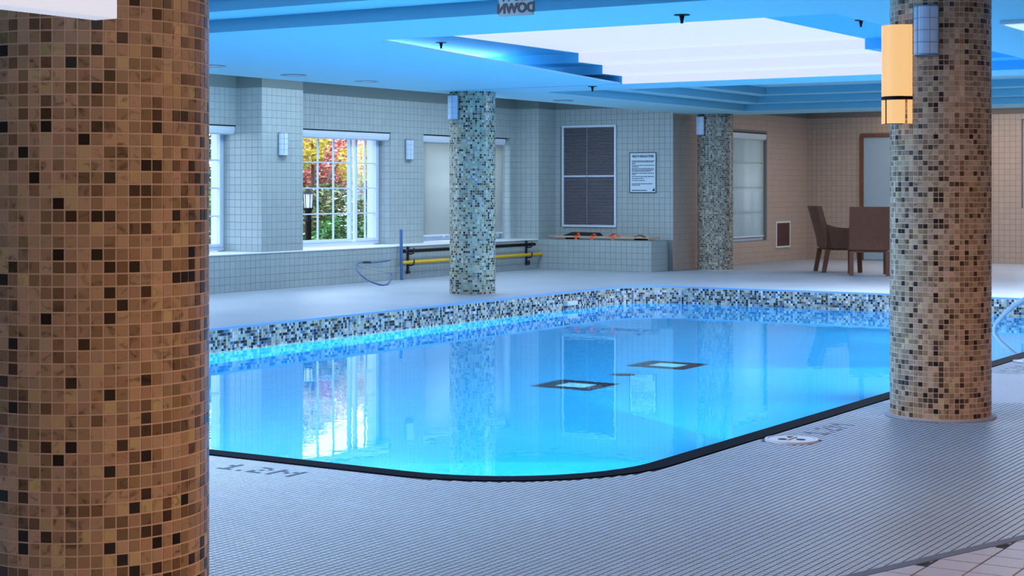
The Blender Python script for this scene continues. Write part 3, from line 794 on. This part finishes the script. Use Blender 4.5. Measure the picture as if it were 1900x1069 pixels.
# lamp reflection in glass, modelled as a solid glowing lamp on the column
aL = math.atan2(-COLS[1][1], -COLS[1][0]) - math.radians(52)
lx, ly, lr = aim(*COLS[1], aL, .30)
lp = tag(empty('amber_lamp_reflection', (lx, ly, 1.73), lr+math.radians(42)), 'large glowing amber half cylinder lamp reflection with three small lower panels', 'wall light')
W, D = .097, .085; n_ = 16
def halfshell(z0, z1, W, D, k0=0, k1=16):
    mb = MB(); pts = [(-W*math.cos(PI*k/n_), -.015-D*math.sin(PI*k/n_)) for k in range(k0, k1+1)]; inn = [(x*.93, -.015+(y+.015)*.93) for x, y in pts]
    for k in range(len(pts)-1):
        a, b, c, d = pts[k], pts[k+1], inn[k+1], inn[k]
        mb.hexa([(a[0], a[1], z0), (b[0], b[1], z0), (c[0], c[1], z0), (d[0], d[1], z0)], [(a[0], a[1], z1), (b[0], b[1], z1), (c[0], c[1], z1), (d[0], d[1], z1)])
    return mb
child('lamp_shade', halfshell(.16, .576, W, D), M_['reflectglow'], lp)
for k0, k1 in ((0, 4), (5, 11), (12, 16)): child('lower_panel', halfshell(.0, .138, W, D, k0, k1), M_['reflectglow'], lp)
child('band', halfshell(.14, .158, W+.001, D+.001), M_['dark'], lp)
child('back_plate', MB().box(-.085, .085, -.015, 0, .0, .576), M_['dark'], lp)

# ------------------------------------------------------------------ ceiling fixtures
def sprinkler_up(x, y, z, lb):
    t = tag(empty('sprinkler', (x, y, z)), lb, 'sprinkler', 'ceiling sprinklers')
    child('escutcheon', MB().cyl(0, 0, -.006, 0, .055, .058, n=18), M_['dark'], t)
    child('stem', MB().cyl(0, 0, -.05, -.006, .01, .02, n=10), M_['dark'], t)
    child('deflector', MB().cyl(0, 0, -.062, -.05, .012, .01, n=12), M_['dark'], t)
sprinkler_up(14.45, 10.0, 2.874, 'black sprinkler head in the blue recess left of the glowing panel')
sprinkler_up(14.54, 5.45, 2.874, 'black sprinkler head in the blue recess right of the glowing panel')
sprinkler_up(10.69, 5.33, C0, 'black sprinkler head on the ceiling beam before the glowing panel')
sprinkler_up(17.6, 9.97, C0, 'black sprinkler head on the ceiling beam behind the far left panel corner')
dp = None
dl = [((14.12, 11.71), 'round recessed downlight before the pier with the left wall sconce'), ((15.42, 11.71), 'round recessed downlight above the window with autumn trees'),
      ((20.17, 11.89), 'round recessed downlight right of the slim far column'), ((12.63, 11.53), 'round recessed downlight next to the huge left column'), ((22.0, 10.95), None)]
for (x, y), lb in dl[:4]:
    if dp is None:
        dp = empty('downlight'); mb = MB(); n_ = 24
        for k in range(n_):
            a, b = 2*PI*k/n_, 2*PI*(k+1)/n_; p = lambda an, r, z: (r*math.cos(an), r*math.sin(an), z)
            mb.hexa([p(a, .105, -.008), p(b, .105, -.008), p(b, .14, -.008), p(a, .14, -.008)], [p(a, .105, 0), p(b, .105, 0), p(b, .14, 0), p(a, .14, 0)])
        child('trim_ring', mb, M_['metal'], dp); child('lens', MB().cyl(0, 0, -.004, 0, .104, n=24), M_['sconce'], dp); o = dp
    else: o = copy_tree(dp)
    o.location = (x, y, C0); tag(o, lb, 'ceiling light', 'recessed downlights')
cl = tag(empty('ceiling_panel_light', (12.6, 3.0, C0)), 'white flat ceiling light at the right edge of the view, right of the brown column', 'ceiling light')
child('housing', MB().box(-.3, .3, -.95, .55, -.03, 0), M_['white'], cl, bevel=.004)
child('diffuser', MB().box(-.27, .27, -.92, .52, -.035, -.03), M_['lampwhite'], cl)
pl = tag(empty('light_reflection_box', (2.15, 2.79, 1.73)), 'white rectangular light reflection in the top left corner, modelled as a hanging box before the mosaic column', 'ceiling light')  # reflected ceiling light, given an added glowing box and rods
child('diffuser', MB().box(-.56, .56, -.035, .035, 0, .12), M_['lampwhite'], pl, bevel=.003)
for sx in (-.45, .45): child('added_rod', MB().cyl(sx, 0, .12, C0+.28-1.73, .005, n=8), M_['metal'], pl)

# sign reflected in glass, modelled as a board hung from the ceiling
hs = tag(empty('sign_reflection', (8.05, 5.055, 2.327)), 'small pale mirrored sign reflection with dark lettering, modelled as a board under the ceiling', 'sign')
child('panel', MB().box(-.003, .003, -.115, .115, 0, .24), mat('pale_blue_sign_board', (112, 150, 172), .5), hs)
for txt, zz in (('SLOW', .112), ('DOWN', .042)):
    o = text_mesh(txt, .075, .001, M_['ink'], 'lettering', .0035); o.parent = hs
    # readable from +x side, mirrored from the camera
    o.matrix_local = Matrix(((0, 0, 1, -.0042), (1, 0, 0, 0), (0, 1, 0, zz), (0, 0, 0, 1)))
for sy in (-.09, .09): child('added_rod', MB().cyl(0, sy, .23, C0+.285-2.327, .003, n=6), M_['metal'], hs)

# ------------------------------------------------------------------ deck discs
for i, (x, y, r) in enumerate(DISCS):
    t = tag(empty('skimmer_cover', (x, y, 0)), ['round white skimmer cover set in the deck by the near pool edge', 'round white skimmer cover in the deck at the far right edge of the view'][i], 'deck cover', 'round skimmer covers')
    mb = MB(); n_ = 32
    for k in range(n_):
        a, b = 2*PI*k/n_, 2*PI*(k+1)/n_; p = lambda an, rr, z: (rr*math.cos(an), rr*math.sin(an), z)
        mb.hexa([p(b, r*.86, .0), p(a, r*.86, .0), p(a, r, .0), p(b, r, .0)], [p(b, r*.86, .014), p(a, r*.86, .014), p(a, r*.98, .012), p(b, r*.98, .012)])
    child('rim', mb, M_['plastic'], t)
    child('lid', MB().cyl(0, 0, 0, .011, r*.84, n=32), M_['plastic'], t)
    for a in (0.4, 2.5, 4.6): child('finger_hole', MB().cyl(.055*math.cos(a), .055*math.sin(a), .0105, .0125, .026, n=14), M_['hole'], t)
    child('cross_bar', MB().box(-.06, .06, -.006, .006, .0125, .016), M_['plastic'], t)

# grab rail
gr = tag(empty('grab_rail', (15.6, 3.6, 0)), 'curved white metal grab rail dipping into the pool at the right edge of the view', 'handrail')
pts = [(0, -.15, 0), (0, -.15, .45), (0, -.1, .6), (0, .05, .66), (0, .3, .56), (0, .68, .328), (0, .78, .265), (0, .867, .177), (0, .925, .109), (0, .951, .058), (0, .946, .0), (0, .90, -.06), (0, .777, -.16), (0, .62, -.28), (0, .45, -.42)]
child('rail', MB().tube(pts, .021, 12), M_['plastic'], gr, smooth=True)
child('floor_flange', MB().cyl(0, -.15, 0, .015, .05, n=20), M_['chrome'], gr)

# ------------------------------------------------------------------ pole rack on the low wall
RY = LW-.075
def zat(x, za, zb, xa=20.2, xb=24.45): return za+(zb-za)*(x-xa)/(xb-xa)
for i, x in enumerate((20.42, 23.78)):
    t = tag(empty('pole_bracket', (x, LW-.006, .12)), ['navy wall bracket holding the poles left of the slim column', 'navy wall bracket holding the yellow pole right of the slim column'][i], 'bracket', 'navy pole brackets')
    child('upright', MB().box(-.022, .022, -.022, 0, -.04, .36), M_['bracket'], t, bevel=.003)
    child('foot_plate', MB().box(-.02, .09, -.03, 0, -.04, .03), M_['bracket'], t, bevel=.003) if i else child('foot_plate', MB().box(-.035, .035, -.03, 0, -.04, .0), M_['bracket'], t)
    for z in (.30, .13):
        mb = MB(); mb.tube([(0, -.01, z-.045), (.0, -.07, z-.047), (.0, -.112, z-.035), (0, -.125, z+.0), (.0, -.122, z+.045)], .011, 8); child('hook', mb, M_['bracket'], t)
t = tag(empty('black_pole', (22.1, RY, .42)), 'long black pole on the upper hooks of the wall rack', 'pole')
child('pole_tube', MB().tube([(-1.82, 0, .0), (1.85, 0, -.0)], .026, 12), M_['dark'], t)
child('end_cap', MB().tube([(-1.86, 0, .0), (-1.82, 0, .0)], .03, 12), M_['bracket'], t)
t = tag(empty('yellow_pole', (22.3, RY, .25)), 'long yellow telescopic pole on the lower hooks of the wall rack', 'pole')
child('pole_tube', MB().tube([(-2.12, 0, .0), (2.1, 0, .0)], .026, 12), M_['yellow'], t)
child('end_cap', MB().tube([(2.1, 0, 0), (2.17, 0, 0)], .023, 12), M_['dark'], t)
t = tag(empty('upright_pole', (20.12, LW-.12, 0)), 'steel blue pole leaning upright against the low tiled wall by the rack', 'pole')
child('pole_tube', MB().tube([(0, 0, .0), (.09, .08, .74)], .024, 12), M_['bluepole'], t)
t = tag(empty('rescue_hook', (20.2, RY-.06, .22)), 'thin metal shepherd hook loop hanging from the left end of the wall rack', 'rescue hook')
def q3(px, py):
    Yp = RY-.06-max(0, py-486)/43*.62
    dx = CF[0]+CR[0]*(px-950)/3120; dy = CF[1]+CR[1]*(px-950)/3120; d = Yp/dy
    return (dx*d-20.2, Yp-(RY-.06), HC-(py-350)*d/3120-.22)
lp_pts = [q3(*p) for p in ((724, 483), (712, 485), (690, 487), (672, 487), (663, 490), (661, 497), (666, 506), (678, 517), (694, 525), (709, 529), (719, 527), (725, 519), (728, 512), (725, 508))]
def smooth(pts, n=4):
    out = []
    for i in range(len(pts)-1):
        p0, p1, p2, p3 = [Vector(pts[max(0, min(len(pts)-1, i+k))]) for k in (-1, 0, 1, 2)]
        for j in range(n):
            u = j/n; out.append(tuple(.5*((2*p1)+(-p0+p2)*u+(2*p0-5*p1+4*p2-p3)*u*u+(-p0+3*p1-3*p2+p3)*u**3)))
    out.append(tuple(pts[-1])); return out
child('loop', MB().tube(smooth(lp_pts), .012, 8), M_['bluepole'], t, smooth=True)
child('loop_arm', MB().tube(smooth([q3(*p) for p in ((664, 492), (680, 497), (700, 502), (725, 507))]), .007, 8), M_['metal'], t, smooth=True)
child('grip', MB().tube([q3(673, 487), q3(687, 487)], .016, 10), M_['bracket'], t)

# ------------------------------------------------------------------ spine board and straps on the bench
bd = tag(empty('spine_board', (24.42, 13.62, .505)), 'long tan rescue board lying on the tiled bench below the shutter', 'rescue board')
mb = MB(); out = [(-.2, -.92), (.2, -.92), (.22, -.8), (.22, .75), (.15, .97), (-.15, .97), (-.22, .75), (-.22, -.8)]
mb.hexa([(-.2, -.95, .03), (.2, -.95, .03), (.22, .8, .03), (-.22, .8, .03)], [(-.2, -.95, .055), (.2, -.95, .055), (.22, .8, .055), (-.22, .8, .055)])
mb.hexa([(-.22, .8, .03), (.22, .8, .03), (.13, 1.0, .03), (-.13, 1.0, .03)], [(-.22, .8, .055), (.22, .8, .055), (.13, 1.0, .055), (-.13, 1.0, .055)])
child('board', mb, M_['board'], bd, bevel=.006)
for yy in (-.7, .6): child('runner', MB().box(-.16, .16, yy-.04, yy+.04, 0, .03), M_['dark'], bd)
t = tag(empty('head_pad', (24.45, 14.02, .561)), 'dark navy foam pad lying on the tan rescue board', 'foam pad')
mb = MB(); mb.hexa([(-.1, -.33, 0), (.1, -.33, 0), (.1, .36, 0), (-.1, .36, 0)], [(-.06, -.28, .055), (.06, -.28, .055), (.05, .2, .06), (-.05, .2, .06)]); child('pad', mb, M_['navyfoam'], t, bevel=.01)
for i, (yy, wv, hh, mm, lb) in enumerate(((14.02, .05, .055, 'orange', 'narrow orange strap draped over the navy pad on the board'), (13.72, .06, .045, 'orange', 'orange strap bundle in the middle of the board'),
        (13.33, .12, .06, 'orange', 'largest orange strap bundle right of the board centre'), (12.86, .12, .035, 'maroon', 'dark maroon strap near the right end of the board'))):
    t = tag(empty('strap', (24.27, yy, .561)), lb, 'strap', 'straps on the rescue board')
    mb = MB(); rr = random.Random(i+4); prev = (-.0, -wv, .0)
    band = [(-.06+.02*rr.random(), -wv, .006), (-.02, -wv*.5, hh*.5), (-.0, 0, hh), (.02, wv*.4, hh*.55), (.03, wv, .008)]
    for a, b in zip(band, band[1:]):
        mb.hexa([(a[0]-.035, a[1], a[2]-.006), (a[0]+.035, a[1], a[2]-.006), (b[0]+.035, b[1], b[2]-.006), (b[0]-.035, b[1], b[2]-.006)],
                [(a[0]-.035, a[1], a[2]), (a[0]+.035, a[1], a[2]), (b[0]+.035, b[1], b[2]), (b[0]-.035, b[1], b[2])])
    child('webbing', mb, M_[mm], t)
    if mm == 'orange': child('strap_tail', MB().hexa([(-.075, -.02, -.075), (-.069, -.02, -.075), (-.069, .03, -.075), (-.075, .03, -.075)], [(-.065, -.025, .012), (-.05, -.025, .012), (-.05, .025, .012), (-.065, .025, .012)]) or MB().box(-.072, -.066, -.02, .025, -.06, .01), M_[mm], t)

# ------------------------------------------------------------------ wicker armchairs
def wicker_chair():
    t = empty('wicker_armchair')       # faces +x, width along y
    W = .31
    mb = MB()     # back: leaning slab, slightly curved
    nn = 6
    for k in range(nn):
        y0, y1 = -W+2*W*k/nn, -W+2*W*(k+1)/nn; c0, c1 = .03*(1-(y0/W)**2), .03*(1-(y1/W)**2)
        def q(y, c, z, off): 
            lean = -.30-.17*((z-.45)/.62)**1.1 if z > .45 else -.30
            return (lean-c+off, y, z)
        zs_ = [.40, .55, .75, .95, 1.07]
        for za, zb in zip(zs_, zs_[1:]):
            mb.hexa([q(y0, c0, za, 0), q(y0, c0, za, .085), q(y1, c1, za, .085), q(y1, c1, za, 0)], [q(y0, c0, zb, 0), q(y0, c0, zb, .085-.0*zb), q(y1, c1, zb, .085), q(y1, c1, zb, 0)])
    child('backrest', mb, M_['wicker'], t)
    for s in (-1, 1):
        mb = MB(); y0, y1 = (W-.05, W) if s > 0 else (-W, -W+.05)
        prof = [(-.30, .40), (-.30, .78), (-.16, .735), (.02, .71), (.20, .705), (.27, .70), (.27, .60), (.275, .37)]
        n2 = len(prof)
        for k in range(n2):
            a, b = prof[k], prof[(k+1) % n2]; mb.poly([(a[0], y0, a[1]), (b[0], y0, b[1]), (b[0], y1, b[1]), (a[0], y1, a[1])])
        mb.poly([(p[0], y0, p[1]) for p in prof]); mb.poly([(p[0], y1, p[1]) for p in prof][::-1])
        child('armrest', mb, M_['wicker'], t)
    child('seat', MB().box(-.28, .27, -W+.05, W-.05, .36, .45), M_['wicker'], t)
    child('cushion', MB().box(-.22, .26, -W+.06, W-.06, .45, .50), M_['cushion'], t, bevel=.015)
    for sx, sy in ((-1, -1), (-1, 1), (1, -1), (1, 1)):
        x0, x1 = (-.27, -.34) if sx < 0 else (.235, .25); yy = sy*(W-.035)
        mb = MB(); h = .03
        mb.hexa([(x1-h, yy-h, 0), (x1+h, yy-h, 0), (x1+h, yy+h, 0), (x1-h, yy+h, 0)], [(x0-h*1.2, yy-h, .38), (x0+h*1.2, yy-h, .38), (x0+h*1.2, yy+h, .38), (x0-h*1.2, yy+h, .38)])
        child('leg', mb, M_['wicker'], t)
    return t
c1 = wicker_chair(); c1.location = (25.88, 10.05, 0); c1.rotation_euler = (0, 0, math.atan2(CR[1], CR[0])+.06)
tag(c1, 'dark brown wicker armchair seen from the side, the left one of the two chairs', 'chair', 'wicker armchairs')
c2 = copy_tree(c1); c2.location = (25.22, 9.33, 0); c2.rotation_euler = (0, 0, math.atan2(CF[1], CF[0])-.15)
tag(c2, 'wicker armchair with its high back turned to the camera, just left of the brown column', 'chair', 'wicker armchairs')

# ------------------------------------------------------------------ garden outside
ground = structure(MB().box(5, 45, 15.65, 40, -.35, -.3).build('ground', M_['soil']))
def leaf_cloud(mb, c, rad, nleaf, size, cols, rnd, flat=.8):
    for _ in range(nleaf):
        while True:
            p = [rnd.uniform(-1, 1) for _ in range(3)]
            r2 = sum(v*v for v in p)
            if r2 < 1 and (r2 > .25 or rnd.random() < .35): break
        x, y, z = c[0]+p[0]*rad[0], c[1]+p[1]*rad[1], c[2]+p[2]*rad[2]
        a, b = rnd.uniform(0, 2*PI), rnd.uniform(-.9, .9); s = size*rnd.uniform(.6, 1.3)
        u = Vector((math.cos(a), math.sin(a), b*.5)).normalized(); v = u.cross(Vector((rnd.uniform(-1, 1), rnd.uniform(-1, 1), rnd.uniform(-.4, 1)))).normalized()
        P = Vector((x, y, z)); cc = rnd.choice(cols); k = rnd.uniform(.7, 1.2); tint = tuple(min(1, q*k) for q in lin(cc))
        mb.poly([P-u*s, P-v*s*.42, P+u*s, P+v*s*.42], tint)
def plant(name, x, y, label, cat, clouds, trunk=None, seed=0, group=None, size=.05):
    t = tag(empty(name, (x, y, -.3)), label, cat, group); rnd = random.Random(seed)
    mb = MB()
    for c, rad, nl, cols in clouds: leaf_cloud(mb, c, rad, nl, size, cols, rnd)
    child('foliage', mb, M_['leaf'], t)
    if trunk:
        tr = MB()
        for pts_, r_ in trunk: tr.tube(pts_, r_, 8)
        child('trunk', tr, M_['bark'], t, smooth=True)
    return t
YEL = [(252, 214, 50), (240, 190, 20), (214, 214, 90), (255, 230, 120)]
RED = [(240, 140, 120), (248, 168, 150), (224, 116, 96), (246, 200, 186), (196, 92, 84)]
GRN = [(110, 170, 90), (70, 130, 70), (160, 205, 110), (40, 90, 50)]
DGR = [(44, 84, 52), (30, 60, 40), (70, 110, 70), (90, 130, 96)]
MIX = [(130, 160, 90), (196, 180, 110), (90, 120, 80), (220, 200, 150), (60, 80, 60)]
plant('yellow_tree', 23.3, 18.9, 'tree with yellow autumn leaves outside the middle window', 'tree', [((-.3, 0, 2.5), (.62, .5, .5), 1500, YEL), ((-1.0, .1, 2.35), (.45, .35, .4), 600, YEL+GRN), ((1.5, .2, 2.1), (.42, .35, .42), 700, YEL)],
      [([(0, 0, 0), (.05, 0, 1.2), (0, 0, 2.6)], [.06, .05, .02]), ([(.05, 0, 1.2), (.9, .3, 1.9), (1.8, .6, 2.4)], [.04, .03, .01])], 1)
plant('red_maple', 25.5, 20.3, 'tree with coral red autumn leaves outside the middle window', 'tree', [((0, 0, 2.3), (1.1, .6, .75), 3400, RED), ((-.85, 0, 1.95), (.8, .4, .4), 1500, RED), ((1.1, .2, 2.2), (.6, .4, .7), 1300, RED)],
      [([(0, 0, 0), (-.1, 0, 1.0), (-.3, 0, 1.7), (-.5, 0, 2.5)], [.06, .05, .035, .015]), ([(-.1, 0, 1.0), (.3, 0, 1.7), (.6, 0, 2.4)], [.04, .03, .012]), ([(-.1, 0, .9), (-.5, 0, 1.35), (-.9, 0, 2.0)], [.035, .025, .01])], 2)
plant('bare_shrub', 22.7, 18.0, 'loose olive green shrub with bare curving branches outside the middle window', 'shrub', [((-.1, 0, 1.25), (1.2, .33, .5), 2400, MIX)],
      [([(0, 0, 0), (.1, 0, .6), (.5, 0, 1.0), (.8, 0, 1.5)], [.03, .025, .02, .008]), ([(.1, 0, .5), (-.3, 0, .9), (-.5, 0, 1.5)], [.025, .02, .008]), ([(.1, 0, .3), (-.1, 0, .8), (.2, 0, 1.4)], [.02, .015, .006])], 3)
for i, (x, y, s) in enumerate(((21.55, 16.95, .85), (22.6, 17.0, .85), (23.7, 17.1, .9))):
    plant('green_bush', x, y, ['bright green bush lowest left outside the middle window', 'bright green bush at the foot of the middle window', 'bright green bush below the red tree outside'][i], 'shrub',
          [((0, 0, .72), (.6*s, .4, .5), 1500, GRN)], [([(0, 0, 0), (0, 0, .5)], [.03, .02])], 10+i, 'bright green bushes under the window')
for i, (x, y) in enumerate(((25.3, 18.2), (27.0, 18.6))):
    plant('green_bush', x, y, ['green bush seen in the gap under the lowered cream blind', 'green bush behind the slim column under the lowered blind'][i], 'shrub', [((0, 0, .7), (.8, .5, .6), 1000, GRN)], [([(0, 0, 0), (0, 0, .5)], [.03, .02])], 14+i, 'bushes behind the blind')
plant('evergreen_hedge', 19.0, 18.0, 'dark evergreen tree outside the window beside the huge left column', 'tree', [((0, 0, 2.1), (.8, .5, 1.0), 2200, DGR)], [([(0, 0, 0), (0, 0, 2.0)], [.06, .03])], 20)
plant('lime_shrub', 18.6, 17.2, 'lime green shrub outside the window beside the huge left column', 'shrub', [((0, 0, 1.25), (.6, .4, .5), 1200, GRN+[(190, 210, 80)]), ((0, 0, .5), (.6, .4, .3), 700, MIX+RED[:1])], [([(0, 0, 0), (0, 0, 1.1)], [.04, .02])], 21)
for i, (x, y) in enumerate(((23.0, 22.6), (27.0, 22.6), (31.0, 22.6))):
    plant('evergreen_hedge', x, y, 'dark evergreen hedge behind the autumn trees', 'tree', [((0, 0, 1.8), (1.85, .6, 2.3), 8500, DGR)], [([(0, 0, 0), (0, 0, 2.0)], [.08, .04])], 30+i, 'evergreen hedge behind the trees', size=.09)
t = tag(empty('tall_trunk', (24.05, 18.1, -.3)), 'straight bare grey brown trunk outside the right part of the middle window', 'tree')
child('trunk', MB().tube([(0, 0, 0), (.02, 0, 1.3), (-.02, 0, 3.2)], [.085, .075, .06], 12), M_['bark'], t, smooth=True)
child('branch', MB().tube([(0, 0, 2.2), (.2, 0, 2.6), (.5, 0, 3.1)], [.03, .025, .012], 8), M_['bark'], t)
# lantern on a post
t = tag(empty('garden_lantern', (20.8, 16.95, -.2)), 'black garden lantern post outside the left edge of the middle window', 'lantern')
child('post', MB().cyl(0, 0, 0, 1.14, .05, n=10), M_['dark'], t)
child('collar', MB().cyl(0, 0, 1.02, 1.14, .07, .04, n=12).cyl(0, 0, 1.14, 1.24, .04, .075, n=12), M_['dark'], t)
child('lantern_glass', MB().cyl(0, 0, 1.245, 1.46, .06, .075, n=6), M_['lampwhite'], t)
mb = MB()
for k in range(6):
    a = 2*PI*k/6; mb.tube([(.065*math.cos(a), .065*math.sin(a), 1.24), (.08*math.cos(a), .08*math.sin(a), 1.47)], .006, 6)
child('lantern_cage', mb, M_['dark'], t)
child('lantern_cap', MB().cyl(0, 0, 1.47, 1.55, .11, .02, n=12), M_['dark'], t)
